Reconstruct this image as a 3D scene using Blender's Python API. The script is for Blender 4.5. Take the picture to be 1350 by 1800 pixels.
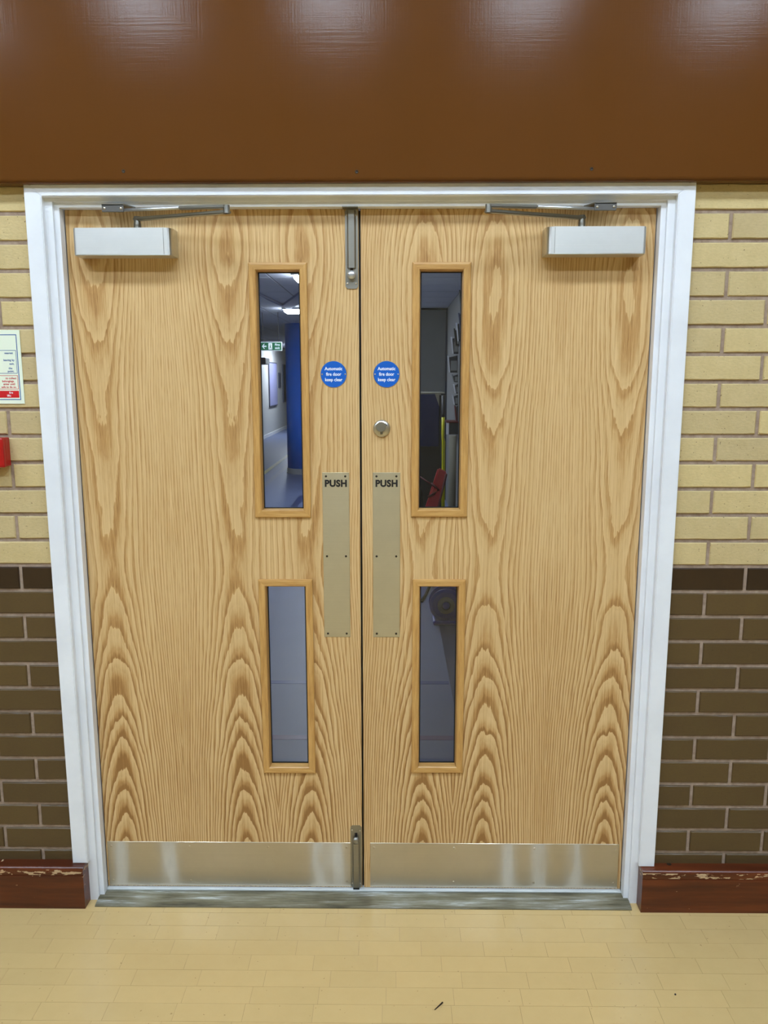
import bpy, bmesh, math, random
from mathutils import Vector, Matrix
random.seed(7)
for o in list(bpy.data.objects): bpy.data.objects.remove(o)
SC = bpy.context.scene; COL = SC.collection

# ------------------------------------------------------------------ camera
F_PX = 1390.067
CAM = Vector((0.0458, -2.2279, 1.6111)); YAW, PIT, ROL = -0.0115057, 0.1682682, -0.000825
_fw = Vector((math.sin(YAW)*math.cos(PIT), math.cos(YAW)*math.cos(PIT), -math.sin(PIT)))
_rt = Vector((math.cos(YAW), -math.sin(YAW), 0)); _up = _rt.cross(_fw)
_r = math.cos(ROL)*_rt + math.sin(ROL)*_up; _u = -math.sin(ROL)*_rt + math.cos(ROL)*_up
cd = bpy.data.cameras.new('camera'); cam = bpy.data.objects.new('camera', cd); COL.objects.link(cam)
cd.sensor_fit = 'VERTICAL'; cd.sensor_height = 36; cd.lens = F_PX/1800*36; cd.clip_start = .05; cd.clip_end = 100
cam.matrix_world = Matrix(((_r.x, _u.x, -_fw.x, CAM.x), (_r.y, _u.y, -_fw.y, CAM.y), (_r.z, _u.z, -_fw.z, CAM.z), (0, 0, 0, 1)))
SC.camera = cam
def at(u, v, axis, val):
    """pixel -> point on the plane coordinate[axis] = val"""
    d = _fw + _r*((u-675)/F_PX) - _u*((v-900)/F_PX)
    return CAM + d*((val-CAM[axis])/d[axis])

# ------------------------------------------------------------------ world, exposure
w = bpy.data.worlds.new('world'); SC.world = w; w.use_nodes = True
w.node_tree.nodes['Background'].inputs[0].default_value = (.5, .5, .5, 1)
w.node_tree.nodes['Background'].inputs[1].default_value = .05
SC.view_settings.view_transform = 'Standard'; SC.view_settings.look = 'None'
SC.view_settings.gamma = 1; SC.view_settings.use_curve_mapping = False
SC.view_settings.exposure = 0.0
HALL_LIGHT = 66.0; CORR_LIGHT = 46.0

# ------------------------------------------------------------------ helpers
def lin(r, g, b):
    f = lambda c: (c/255/12.92) if c/255 <= .04045 else ((c/255+.055)/1.055)**2.4
    return (f(r), f(g), f(b), 1)
class NT:
    """tiny node-expression builder"""
    def __init__(s, name):
        s.m = bpy.data.materials.new(name); s.m.use_nodes = True; s.t = s.m.node_tree; s.n = s.t.nodes
        s.b = s.n['Principled BSDF']; s.out = s.n['Material Output']
    def put(s, sock, v):
        if isinstance(v, bpy.types.NodeSocket): s.t.links.new(v, sock)
        else: sock.default_value = v
    def math(s, op, a, b=0., c=0., clamp=False):
        x = s.n.new('ShaderNodeMath'); x.operation = op; x.use_clamp = clamp
        for i, v in enumerate((a, b, c)): s.put(x.inputs[i], v)
        return x.outputs[0]
    def coord(s, which='Object'): return s.n.new('ShaderNodeTexCoord').outputs[which]
    def geo(s, which='Position'): return s.n.new('ShaderNodeNewGeometry').outputs[which]
    def sep(s, v):
        x = s.n.new('ShaderNodeSeparateXYZ'); s.put(x.inputs[0], v); return x.outputs
    def comb(s, x, y, z):
        c = s.n.new('ShaderNodeCombineXYZ')
        for i, v in enumerate((x, y, z)): s.put(c.inputs[i], v)
        return c.outputs[0]
    def scale(s, v, sc):
        x = s.n.new('ShaderNodeVectorMath'); x.operation = 'MULTIPLY'; s.put(x.inputs[0], v); x.inputs[1].default_value = sc
        return x.outputs[0]
    def noise(s, v, scale=1., detail=2., rough=.5):
        x = s.n.new('ShaderNodeTexNoise'); s.put(x.inputs['Vector'], v); x.inputs['Scale'].default_value = scale
        x.inputs['Detail'].default_value = detail; x.inputs['Roughness'].default_value = rough
        return x.outputs['Fac']
    def ramp(s, f, pts, interp='LINEAR'):
        x = s.n.new('ShaderNodeValToRGB'); s.put(x.inputs[0], f); x.color_ramp.interpolation = interp
        e = x.color_ramp.elements
        while len(e) < len(pts): e.new(.5)
        for i, (p, c) in enumerate(pts): e[i].position = p; e[i].color = c if len(c) == 4 else (*c, 1)
        return x.outputs[0]
    def curve(s, f, pts):
        x = s.n.new('ShaderNodeFloatCurve'); s.put(x.inputs['Value'], f); c = x.mapping.curves[0]
        while len(c.points) < len(pts): c.points.new(.5, .5)
        for p, (a, b) in zip(c.points, pts): p.location = (a, b)
        x.mapping.update(); return x.outputs[0]
    def mix(s, f, a, b, blend='MIX'):
        x = s.n.new('ShaderNodeMix'); x.data_type = 'RGBA'; x.blend_type = blend
        s.put(x.inputs[0], f); s.put(x.inputs[6], a); s.put(x.inputs[7], b); return x.outputs[2]
    def rand(s): return s.n.new('ShaderNodeObjectInfo').outputs['Random']
    def bump(s, h, strength=.3, dist=.002):
        x = s.n.new('ShaderNodeBump'); x.inputs['Strength'].default_value = strength; x.inputs['Distance'].default_value = dist
        s.put(x.inputs['Height'], h); s.t.links.new(x.outputs[0], s.b.inputs['Normal'])
    def set(s, **k):
        for a, v in k.items(): s.put(s.b.inputs[a.replace('_', ' ')], v)
        return s
def plain(name, rgb, rough=.5, metal=0., var=.06, vscale=6., spec=.5):
    t = NT(name); c = lin(*rgb); n = t.noise(t.geo(), vscale, 4)
    k = t.math('MULTIPLY_ADD', n, 2*var, 1-var)
    t.set(Base_Color=t.mix(1., c, t.comb(k, k, k), 'MULTIPLY'), Roughness=rough, Metallic=metal)
    t.b.inputs['Specular IOR Level'].default_value = spec
    return t.m
def emit(name, rgb, strength):
    t = NT(name); t.set(Base_Color=lin(*rgb), Emission_Color=lin(*rgb), Emission_Strength=strength); return t.m

def obj(name, bm, mat, parent=None, smooth=False, recalc=True):
    if recalc: bmesh.ops.recalc_face_normals(bm, faces=bm.faces)
    me = bpy.data.meshes.new(name); bm.to_mesh(me); bm.free()
    return obj_me(name, me, mat, parent, smooth)
def obj_me(name, me, mat, parent=None, smooth=False):
    if mat and not me.materials: me.materials.append(mat)
    if smooth:
        for p in me.polygons: p.use_smooth = True
    o = bpy.data.objects.new(name, me); COL.objects.link(o)
    if parent: o.parent = parent; o.matrix_parent_inverse = WM[parent.name].inverted() if parent.name in WM else Matrix()
    return o
WM = {}
def planar_uv(o):
    uv = o.data.uv_layers.new(name='UVMap')
    for l in o.data.loops: c = o.data.vertices[l.vertex_index].co; uv.data[l.index].uv = (c.x+.3*c.y, c.z)
    return o
def thing(name, label, cat, loc=(0, 0, 0), kind=None, group=None):
    o = bpy.data.objects.new(name, None); COL.objects.link(o); o.location = loc; o.empty_display_size = .05
    WM[o.name] = Matrix.Translation(loc); return tag(o, label, cat, kind, group)
def tag(o, label, cat, kind=None, group=None):
    o['label'] = label; o['category'] = cat
    if kind: o['kind'] = kind
    if group: o['group'] = group
    return o
def box(bm, x0, x1, y0, y1, z0, z1, bevel=0., seg=2):
    vs = [bm.verts.new((x, y, z)) for x in (x0, x1) for y in (y0, y1) for z in (z0, z1)]
    fs = [bm.faces.new([vs[i] for i in q]) for q in ((0, 1, 3, 2), (4, 6, 7, 5), (0, 4, 5, 1), (2, 3, 7, 6), (0, 2, 6, 4), (1, 5, 7, 3))]
    if bevel:
        es = list({e for f in fs for e in f.edges})
        bmesh.ops.bevel(bm, geom=es, offset=bevel, segments=seg, affect='EDGES', profile=.5)
    return bm
def bx(*a, **k): return box(bmesh.new(), *a, **k)
def prism(bm, pts, axis, a, b):
    """extrude a closed 2-D outline along axis from a to b"""
    def P(p, t): return (t, p[0], p[1]) if axis == 0 else (p[0], t, p[1]) if axis == 1 else (p[0], p[1], t)
    A = [bm.verts.new(P(p, a)) for p in pts]; B = [bm.verts.new(P(p, b)) for p in pts]; n = len(pts)
    bm.faces.new(A); bm.faces.new(B[::-1])
    for i in range(n): bm.faces.new((A[i], B[i], B[(i+1) % n], A[(i+1) % n]))
    return bm
def lathe(bm, prof, c, axis='y', n=32):
    """revolve (radius, offset) profile around an axis through c"""
    rings = []
    for r, h in prof:
        ring = []
        for i in range(n):
            a = 2*math.pi*i/n; p, q = r*math.cos(a), r*math.sin(a)
            v = (p, h, q) if axis == 'y' else (p, q, h) if axis == 'z' else (h, p, q)
            ring.append(bm.verts.new((c[0]+v[0], c[1]+v[1], c[2]+v[2])))
        rings.append(ring)
    for A, B in zip(rings, rings[1:]):
        for i in range(n): bm.faces.new((A[i], A[(i+1) % n], B[(i+1) % n], B[i]))
    bm.faces.new(rings[0][::-1]); bm.faces.new(rings[-1]); return bm
def tube(bm, pts, r, n=10):
    rings = []; pts = [Vector(p) for p in pts]
    rs = r if isinstance(r, (list, tuple)) else [r]*len(pts)
    for i, p in enumerate(pts):
        d = (pts[min(i+1, len(pts)-1)]-pts[max(i-1, 0)]).normalized()
        a = d.cross(Vector((0, 0, 1)) if abs(d.z) < .9 else Vector((1, 0, 0))).normalized(); b = d.cross(a)
        rings.append([bm.verts.new(p+rs[i]*(a*math.cos(2*math.pi*k/n)+b*math.sin(2*math.pi*k/n))) for k in range(n)])
    for A, B in zip(rings, rings[1:]):
        for i in range(n): bm.faces.new((A[i], A[(i+1) % n], B[(i+1) % n], B[i]))
    bm.faces.new(rings[0][::-1]); bm.faces.new(rings[-1]); return bm
def text(name, body, size, loc, mat, parent, rotz=0., bold=.0, depth=.0004, align='CENTER', sx=1., spacing=1., line=1.):
    """raised lettering facing -Y (rotz = 0)"""
    c = bpy.data.curves.new('font', 'FONT'); c.body = body; c.size = size; c.align_x = align; c.align_y = 'CENTER'
    c.extrude = depth; c.offset = bold*size; c.space_character = spacing; c.space_line = line; c.resolution_u = 4
    t = bpy.data.objects.new('font', c); COL.objects.link(t); bpy.context.view_layer.update()
    me = bpy.data.meshes.new_from_object(t.evaluated_get(bpy.context.evaluated_depsgraph_get()))
    bpy.data.objects.remove(t)
    me.transform(Matrix.Translation(loc) @ Matrix.Rotation(rotz, 4, 'Z') @ Matrix.Rotation(math.pi/2, 4, 'X') @ Matrix.Diagonal((sx, 1, 1, 1)))
    me.materials.clear(); return obj_me(name, me, mat, parent)

# ------------------------------------------------------------------ materials
def brick_mat(name, base, alt, speck, rough, bumpy):
    t = NT(name); g = t.geo(); r = t.rand()
    n1 = t.noise(g, 14, 4, .6); n2 = t.noise(t.scale(g, (1, 1, 2.2)), 90, 3, .6)
    c = t.mix(t.math('MULTIPLY_ADD', n1, 1.6, -.3, clamp=True), lin(*base), lin(*alt))
    k = t.math('MULTIPLY_ADD', r, .22, .89); k = t.math('MULTIPLY', k, t.math('MULTIPLY_ADD', n2, .3, .85))
    c = t.mix(1., c, t.comb(k, k, t.math('MULTIPLY', k, t.math('MULTIPLY_ADD', r, -.08, 1.04))), 'MULTIPLY')
    sp = t.math('GREATER_THAN', t.noise(g, 150, 1), .735)
    c = t.mix(t.math('MULTIPLY', sp, .75), c, lin(*speck))
    t.set(Base_Color=c, Roughness=rough); t.bump(t.math('ADD', n2, t.math('MULTIPLY', n1, .6)), .35*bumpy, .0025); return t.m
M = {}
M['brick_yellow'] = brick_mat('yellow_brick', (204, 183, 134), (190, 169, 118), (92, 72, 40), .75, 1.)
M['brick_olive'] = brick_mat('olive_painted_brick', (88, 70, 39), (83, 63, 37), (70, 52, 30), .42, .35)
M['brick_dark'] = brick_mat('dark_painted_brick', (54, 36, 18), (46, 30, 14), (30, 20, 10), .4, .35)
t = NT('mortar'); n = t.noise(t.geo(), 60, 4, .6)
t.set(Base_Color=t.ramp(n, [(.3, lin(140, 118, 100)), (.7, lin(168, 148, 130))]), Roughness=.9); t.bump(t.noise(t.geo(), 220, 3), .4, .002); M['mortar'] = t.m
# brown gloss paint with faint brush weave
t = NT('brown_gloss_paint'); g = t.geo(); n = t.noise(g, 3, 5, .6)
t.set(Base_Color=t.mix(n, lin(92, 55, 20), lin(99, 60, 25)),
      Roughness=t.math('MULTIPLY_ADD', t.noise(g, 9, 4), .05, .13), Specular_IOR_Level=.14)
wv = t.math('ADD', t.noise(t.scale(g, (6, 6, 260)), 1, 3), t.noise(t.scale(g, (260, 6, 6)), 1, 3))
t.bump(wv, .1, .001); M['brown'] = t.m
# white frame paint
t = NT('white_frame_paint'); g = t.geo(); n = t.noise(g, 5, 5, .6)
t.set(Base_Color=t.ramp(n, [(.3, lin(226, 229, 234)), (.62, lin(236, 239, 243))]), Roughness=.42); M['white'] = t.m

def veneer(name, seam, width, axis_m, dpts, seed, zoff):
    """crown-cut oak veneer, leaves book-matched about seam + n*width; rings of a slightly leaning trunk"""
    t = NT(name); P = t.sep(t.geo()); X, Z = P[0], P[2]
    xs = t.math('SUBTRACT', X, seam); m = t.math('PINGPONG', xs, width)
    leaf = t.math('FLOOR', t.math('DIVIDE', xs, width))
    u = t.math('SUBTRACT', m, axis_m)
    jz = t.math('ADD', Z, t.math('MULTIPLY', leaf, .006))
    sv = lambda a, b, o: t.comb(t.math('MULTIPLY_ADD', m, a, o), seed, t.math('MULTIPLY', jz, b))
    # wobble of the pith distance along the height
    d = t.curve(t.math('DIVIDE', Z, 2.1), dpts)
    d = t.math('MULTIPLY', d, .14)
    d = t.math('MULTIPLY_ADD', t.math('SUBTRACT', t.noise(sv(0, 2.6, zoff), 1, 3, .55), .5), .013, d)
    uu = t.math('MULTIPLY_ADD', t.math('SUBTRACT', t.noise(sv(1.5, 2.2, 3.1), 1, 3, .5), .5), .055, u)
    uu = t.math('MULTIPLY', uu, .64)
    r = t.math('SQRT', t.math('ADD', t.math('MULTIPLY', uu, uu), t.math('MULTIPLY', d, d)))
    # ragged ring edges near the crown, finer wander elsewhere
    near = t.math('SUBTRACT', 1., t.math('MULTIPLY', t.math('ABSOLUTE', u), 8.5), clamp=True)
    r = t.math('MULTIPLY_ADD', t.math('SUBTRACT', t.noise(sv(42, 9, 7.7), 1, 3, .6), .5), t.math('MULTIPLY_ADD', near, .0065, .0012), r)
    r = t.math('MULTIPLY_ADD', t.math('SUBTRACT', t.noise(sv(150, 14, 1.7), 1, 2, .5), .5), .0012, r)
    ph = t.math('MULTIPLY_ADD', t.math('MULTIPLY', u, u), 260., t.math('MULTIPLY', r, 108.))
    ph = t.math('MULTIPLY_ADD', t.noise(t.comb(t.math('MULTIPLY', r, 60), seed, 0), 1, 2), 1.5, ph)
    s = t.math('FRACT', ph)
    early = t.curve(s, [(0, .15), (.06, 1), (.35, .55), (.72, .12), (1, .0)])
    s2 = t.math('FRACT', t.math('MULTIPLY', ph, 2.37)); fine = t.curve(s2, [(0, .1), (.12, 1), (.5, .25), (1, 0)])
    # vessel pores: short streaks gathered in the early wood
    pore = t.noise(sv(950, 22, 0.3), 1, 2, .6); pore = t.math('MULTIPLY_ADD', pore, 4., -1.75, clamp=True)
    fleck = t.noise(sv(260, 5, 5.5), 1, 2, .5)
    # strength of the figure: strong near the foot, weak on the flat side grain
    side = t.math('SUBTRACT', 1., t.math('MULTIPLY', t.math('ABSOLUTE', u), 3.2), clamp=True)
    foot = t.curve(t.math('DIVIDE', Z, 2.1), [(0, 1), (.2, .95), (.42, .62), (.55, .46), (1, .5)])
    amp = t.math('MULTIPLY', t.math('MULTIPLY_ADD', side, .42, .5), foot)
    v = t.math('MULTIPLY', early, amp)
    v = t.math('MULTIPLY_ADD', t.math('MULTIPLY', fine, .38), t.math('SUBTRACT', 1.15, side), v)
    v = t.math('MULTIPLY_ADD', t.math('MULTIPLY', pore, t.math('MULTIPLY_ADD', early, .7, .35)), .34, v)
    v = t.math('MULTIPLY_ADD', t.math('SUBTRACT', fleck, .5), .8, v)
    v = t.math('MULTIPLY_ADD', t.math('SUBTRACT', t.noise(sv(7, 1.4, 9.2), 1, 3), .5), .5, v)
    v = t.math('MULTIPLY_ADD', near, .09, v)
    c = t.ramp(v, [(-0.0, lin(218, 186, 134)), (.3, lin(206, 171, 118)), (.62, lin(184, 142, 87)), (1., lin(150, 108, 60))])
    t.set(Base_Color=c, Roughness=.42, Specular_IOR_Level=.35); t.bump(pore, .12, .0006); return t.m
M['veneer_a'] = veneer('oak_veneer_left_leaf', -.601, .291, .188,
    [(0, .07), (.07, .17), (.15, .32), (.25, .5), (.35, .655), (.44, .77), (.49, .81), (.6, .77), (.76, .72), (.88, .61), (.94, .55), (1, .62)], 2.7, 1.3)
M['veneer_b'] = veneer('oak_veneer_right_leaf', .5149, .283, .188,
    [(0, .05), (.07, .15), (.15, .3), (.25, .47), (.35, .62), (.42, .7), (.5, .77), (.56, .73), (.68, .68), (.82, .56), (.9, .53), (1, .68)], 9.4, 4.9)
def solid_oak(name, axis):
    t = NT(name); g = t.geo(); st = [22., 22., 22.]; st[axis] = 1.6
    n = t.noise(t.scale(g, st), 6, 4, .6); st2 = [700., 700., 700.]; st2[axis] = 24.
    p = t.noise(t.scale(g, st2), 1, 2); k = t.math('ADD', t.math('MULTIPLY', n, .9), t.math('MULTIPLY_ADD', p, .5, -.2))
    t.set(Base_Color=t.ramp(k, [(.3, lin(208, 165, 99)), (.55, lin(190, 144, 80)), (.8, lin(160, 112, 56))]), Roughness=.4); return t.m
M['oak_v'] = solid_oak('oak_bead_vertical', 2); M['oak_h'] = solid_oak('oak_bead_horizontal', 0)
def steel(name, rgb, rough, stretch=(3, 3, 500), smudge=.12, amt=.1, aniso=0, rough_streaks=()):
    t = NT(name); g = t.geo(); n = t.noise(t.scale(g, stretch), 1, 3, .6); s = t.noise(g, 16, 5, .65)
    k = t.math('MULTIPLY_ADD', n, amt, 1-amt/2); k = t.math('MULTIPLY', k, t.math('MULTIPLY_ADD', s, smudge, 1-smudge/2))
    t.set(Base_Color=t.mix(1., lin(*rgb), t.comb(k, k, k), 'MULTIPLY'), Metallic=1.,
          Roughness=rough if aniso else t.math('MULTIPLY_ADD', s, .14, rough-.07)); t.bump(n, .1, .0005)
    if rough_streaks:                                         # rougher patches that imitate light streaks reflected in the plate
        x = t.sep(g)[0]; m = 0.
        for c in rough_streaks:
            d = t.math('DIVIDE', t.math('SUBTRACT', x, c), .026); m = t.math('ADD', m, t.math('POWER', 2.718, t.math('MULTIPLY', t.math('MULTIPLY', d, d), -1.)))
        m = t.math('MULTIPLY', m, t.math('MULTIPLY_ADD', t.noise(t.scale(g, (40, 40, 9)), 1, 4, .6), 2.2, -.4, clamp=True), clamp=True)
        t.set(Roughness=t.math('MULTIPLY_ADD', m, .36, rough))
    if aniso:
        tg = t.n.new('ShaderNodeTangent'); tg.direction_type = 'UV_MAP'; tg.uv_map = 'UVMap'; t.set(Anisotropic=aniso, Tangent=tg.outputs[0], Anisotropic_Rotation=ROT)
    return t.m
ROT = .25
M['steel'] = steel('brushed_steel', (205, 200, 188), .34)
M['steel_cover'] = steel('satin_steel_cover', (214, 214, 210), .4, aniso=.6)
M['plate'] = steel('push_plate_steel', (200, 191, 163), .36, smudge=.16, aniso=.8)
M['kick'] = steel('kick_plate_steel', (202, 194, 176), .29, smudge=.14, aniso=.9, rough_streaks=[at(u, 1520, 1, .042)[0] for u in (214, 300, 560, 592, 893, 948, 1012)])
M['arm'] = steel('closer_arm_steel', (150, 147, 138), .32)
M['bracket'] = plain('bracket_steel', (92, 90, 86), .5, .1)
M['bolt'] = steel('grey_bolt_metal', (158, 156, 148), .42)
M['knob'] = plain('silver_knob', (205, 208, 210), .3, .8)
M['screw'] = plain('screw_metal', (200, 190, 170), .3, .9)
M['dark_screw'] = plain('dark_screw_metal', (60, 50, 40), .45, .6)
M['black'] = plain('black_rubber', (18, 16, 15), .6)
M['black_print'] = plain('black_print', (26, 24, 24), .5)
M['sign_blue'] = plain('sign_blue', (0, 92, 190), .4, var=.02)
M['sign_white'] = plain('sign_white', (240, 244, 246), .5, var=.02)
# varnished skirting with chipped lacquer
t = NT('varnished_mahogany'); g = t.geo(); n = t.noise(t.scale(g, (2.5, 30, 30)), 1, 5, .6); P = t.sep(g)
c = t.ramp(n, [(.3, lin(62, 24, 8)), (.55, lin(94, 41, 15)), (.75, lin(116, 55, 22))])
chip = t.noise(t.scale(g, (26, 26, 95)), 1, 3, .65)
edge = t.math('MULTIPLY', t.math('GREATER_THAN', P[2], .113), t.math('LESS_THAN', P[2], .131))
lim = t.math('MULTIPLY_ADD', edge, -.16, .71)
chipm = t.math('GREATER_THAN', chip, lim)
t.set(Base_Color=t.mix(chipm, c, lin(190, 160, 122)), Roughness=t.math('MULTIPLY_ADD', chipm, .4, .3)); t.bump(t.math('MULTIPLY', chipm, -1.), .3, .001); M['skirting'] = t.m
# hall floor blocks
t = NT('buff_floor_block'); g = t.geo(); r = t.rand(); n = t.noise(t.scale(g, (1, 1, 1)), 22, 5, .65); n2 = t.noise(g, 2.2, 3)
c = t.mix(t.math('MULTIPLY_ADD', n, 1.4, -.2, clamp=True), lin(208, 179, 122), lin(203, 173, 116))
k = t.math('MULTIPLY', t.math('MULTIPLY_ADD', r, .045, .977), t.math('MULTIPLY_ADD', n2, .12, .94))
c = t.mix(1., c, t.comb(k, k, k), 'MULTIPLY'); sp = t.math('GREATER_THAN', t.noise(g, 95, 1), .765)
c = t.mix(t.math('MULTIPLY', sp, .5), c, lin(120, 88, 48))
t.set(Base_Color=c, Roughness=t.math('MULTIPLY_ADD', n, .08, .17), Specular_IOR_Level=.5); t.bump(t.noise(g, 9, 3), .05, .003); M['floor'] = t.m
M['floor_joint'] = plain('floor_joint', (160, 132, 88), .6)
# weathered threshold
t = NT('weathered_threshold'); g = t.geo(); n = t.noise(t.scale(g, (5, 60, 60)), 1, 5, .65)
t.set(Base_Color=t.ramp(n, [(.3, lin(70, 66, 50)), (.48, lin(116, 110, 88)), (.6, lin(140, 138, 124)), (.72, lin(196, 200, 198))]), Roughness=.4, Metallic=.35); M['threshold'] = t.m
M['sill_bar'] = plain('bright_sill_bar', (214, 220, 222), .35, .3)
M['hall_wall'] = plain('hall_wall_paint', (138, 124, 92), .7)
M['hall_ceiling'] = plain('hall_ceiling_paint', (112, 114, 114), .8)
M['lamp_body'] = plain('lamp_housing', (235, 235, 232), .5)
M['lamp'] = emit('lamp_diffuser', (217, 235, 255), HALL_LIGHT)
M['lamp_c'] = emit('corridor_lamp_diffuser', (240, 247, 255), CORR_LIGHT)
M['glass'] = bpy.data.materials.new('clear_glass'); m = M['glass']; m.use_nodes = True; nt = m.node_tree; nt.nodes.clear()
o_ = nt.nodes.new('ShaderNodeOutputMaterial'); mx = nt.nodes.new('ShaderNodeMixShader'); fr = nt.nodes.new('ShaderNodeFresnel'); fr.inputs[0].default_value = 1.5
tr = nt.nodes.new('ShaderNodeBsdfTransparent'); tr.inputs[0].default_value = (.93, .96, 1, 1); gl = nt.nodes.new('ShaderNodeBsdfGlossy'); gl.inputs['Roughness'].default_value = .0
for a, b in ((fr.outputs[0], mx.inputs[0]), (tr.outputs[0], mx.inputs[1]), (gl.outputs[0], mx.inputs[2]), (mx.outputs[0], o_.inputs[0])): nt.links.new(a, b)

# ------------------------------------------------------------------ layout constants (metres)
XC = -.047; DY = .042; DZ0, DZ1 = .020, 2.066          # meeting line, door face, leaf bottom / top
HD, HS, HL, HA = .8125, .826, .846, .892               # half widths: door, stop, lining face, architrave outer
CEIL = 4.3

# ------------------------------------------------------------------ hall floor
fl = thing('floor', 'buff coloured hall floor of narrow blocks with thin joints', 'floor', (0, -2.5, 0), 'structure')
obj('floor_base', bx(-4.4, 4.4, -5.6, .05, -.05, -.0012), M['floor_joint'], fl)
BW, BH, G = .1785, .0592, .0007
rows = {}
Y1 = at(600, 1629, 2, 0)[1]                            # a joint seen in the photograph
starts = {0: at(677, 1617, 2, 0)[0], 1: at(809, 1642, 2, 0)[0], 2: at(521, 1668, 2, 0)[0], 3: at(551, 1693, 2, 0)[0], 4: at(350, 1720, 2, 0)[0]}
blk = {}
def block_mesh(L):
    k = round(L, 4)
    if k not in blk:
        b = bx(-k/2+G/2, k/2-G/2, -BH/2+G/2, BH/2-G/2, -.012, 0); me = bpy.data.meshes.new('block'); bmesh.ops.recalc_face_normals(b, faces=b.faces); b.to_mesh(me); b.free(); me.materials.append(M['floor']); blk[k] = me
    return blk[k]
field = bmesh.new(); count = 0
for i in range(-3, 93):
    ytop = Y1 - BH*(i-1); yc = ytop - BH/2
    if yc > .03: continue
    x0 = starts.get(i, random.random()*BW); n0 = math.floor((-4.4-x0)/BW)
    for j in range(n0, n0+51):
        xc = x0 + (j+.5)*BW; dz = random.uniform(-.0003, 0)
        if i <= 13 and abs(xc) < 1.45 + .0*i and count < 290:
            b = obj_me('block', block_mesh(BW), None, fl); b.matrix_parent_inverse = Matrix(); b.location = (xc, yc+2.5, dz); count += 1
        elif abs(xc) < 4.4:
            box(field, xc-BW/2+G/2, xc+BW/2-G/2, yc-BH/2+G/2, yc+BH/2-G/2, -.012, dz)
bf = obj('block_field', field, M['floor'], fl, recalc=False); bf['kind'] = 'stuff'

# ------------------------------------------------------------------ brick walls
ZB0 = 2.0489                                           # a bed joint; courses are 75 mm
bcache = {}
def brick_mesh(L, H, kind, var):
    k = (round(L, 3), round(H, 3), kind, var)
    if k in bcache: return bcache[k]
    rng = random.Random(hash(k) & 0xffff); bm = bmesh.new(); j = .0016 if kind == 'brick_yellow' else .0007
    nx = 6 if L > .12 else 3; xs = [-L/2 + L*i/nx for i in range(nx+1)]; zs = [-H/2, 0, H/2]; c = .0025
    G2 = [[bm.verts.new((x + (c if x == xs[0] else -c if x == xs[-1] else 0) + rng.uniform(-j, j)*.6,
                         rng.uniform(0, j)*.5, z + (c if z == zs[0] else -c if z == zs[-1] else 0) + rng.uniform(-j, j)*.6)) for x in xs] for z in zs]
    for a in range(2):
        for i in range(nx): bm.faces.new((G2[a][i], G2[a][i+1], G2[a+1][i+1], G2[a+1][i]))
    rim = [G2[0][i] for i in range(nx+1)] + [G2[1][nx]] + [G2[2][i] for i in range(nx, -1, -1)] + [G2[1][0]]
    back1 = []; back2 = []
    for v in rim:
        sx = max(-1, min(1, round(v.co.x/(L/2), 1))); x = L/2*(1 if v.co.x > L/2-.006 else -1) if abs(v.co.x) > L/2-.006 else v.co.x
        z = H/2*(1 if v.co.z > 0 else -1) if abs(v.co.z) > H/2-.006 else v.co.z
        back1.append(bm.verts.new((x, c+.0008, z))); back2.append(bm.verts.new((x, .03, z)))
    n = len(rim)
    for A, B in ((rim, back1), (back1, back2)):
        for i in range(n): bm.faces.new((A[i], A[(i+1) % n], B[(i+1) % n], B[i]))
    bmesh.ops.recalc_face_normals(bm, faces=bm.faces)
    me = bpy.data.meshes.new('brick'); bm.to_mesh(me); bm.free(); me.materials.append(M[kind]); bcache[k] = me; return me
def brick_wall(name, label, x0, x1, perp_even, perp_odd, vis):
    base = ((x0+x1)/2, .06, 0)
    wl = thing(name, label, 'wall', base, 'structure')
    obj('mortar', bx(x0, x1, .0055, .15, 0, 2.2), M['mortar'], wl)
    fields = {k: bmesh.new() for k in ('brick_yellow', 'brick_olive', 'brick_dark')}
    for k in range(-2, 28):
        zt = ZB0 - .075*k; zb = zt - .075; kind = 'brick_yellow' if k < 13 else 'brick_dark' if k == 13 else 'brick_olive'
        if zb < 0: zb = .002
        if zt - zb < .02 or zt > 2.21: continue
        p0 = perp_even if k % 2 == 0 else perp_odd
        j0 = math.floor((x0-p0)/.225)
        for j in range(j0, j0+24):
            a, b = max(x0, p0+j*.225+.005), min(x1, p0+(j+1)*.225-.005)
            if b-a < .012: continue
            xm = (a+b)/2; H = zt-zb-.0105; dy = random.uniform(-.0012, .0012)
            if vis(xm) and zb > .02:
                o = obj_me('brick', brick_mesh(b-a, H, kind, random.randint(0, 3)), None, wl); o.matrix_parent_inverse = Matrix()
                o.location = (xm-base[0], dy-base[1], (zt+zb)/2-base[2])
            else: box(fields[kind], a, b, dy, .03, zb+.005, zt-.005)
    for kind, bm in fields.items():
        f = obj('brick_field', bm, M[kind], wl); f['kind'] = 'stuff'
XL, XR = XC-HL-.012, XC+HL+.012
brick_wall('wall_left', 'brick wall left of the door, yellow above and olive painted below', -4.4, XL, -1.0395-.1125, -1.0395, lambda x: x > -2.0)
brick_wall('wall_right', 'brick wall right of the door, yellow above and olive painted below', XR, 4.4, .9512, .9512+.1125, lambda x: x < 1.9)
wu = obj('wall_upper', bx(-4.4, 4.4, .0, .15, 2.2, CEIL), M['hall_wall']); tag(wu, 'plain wall above the brown fascia board', 'wall', 'structure')

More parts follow.
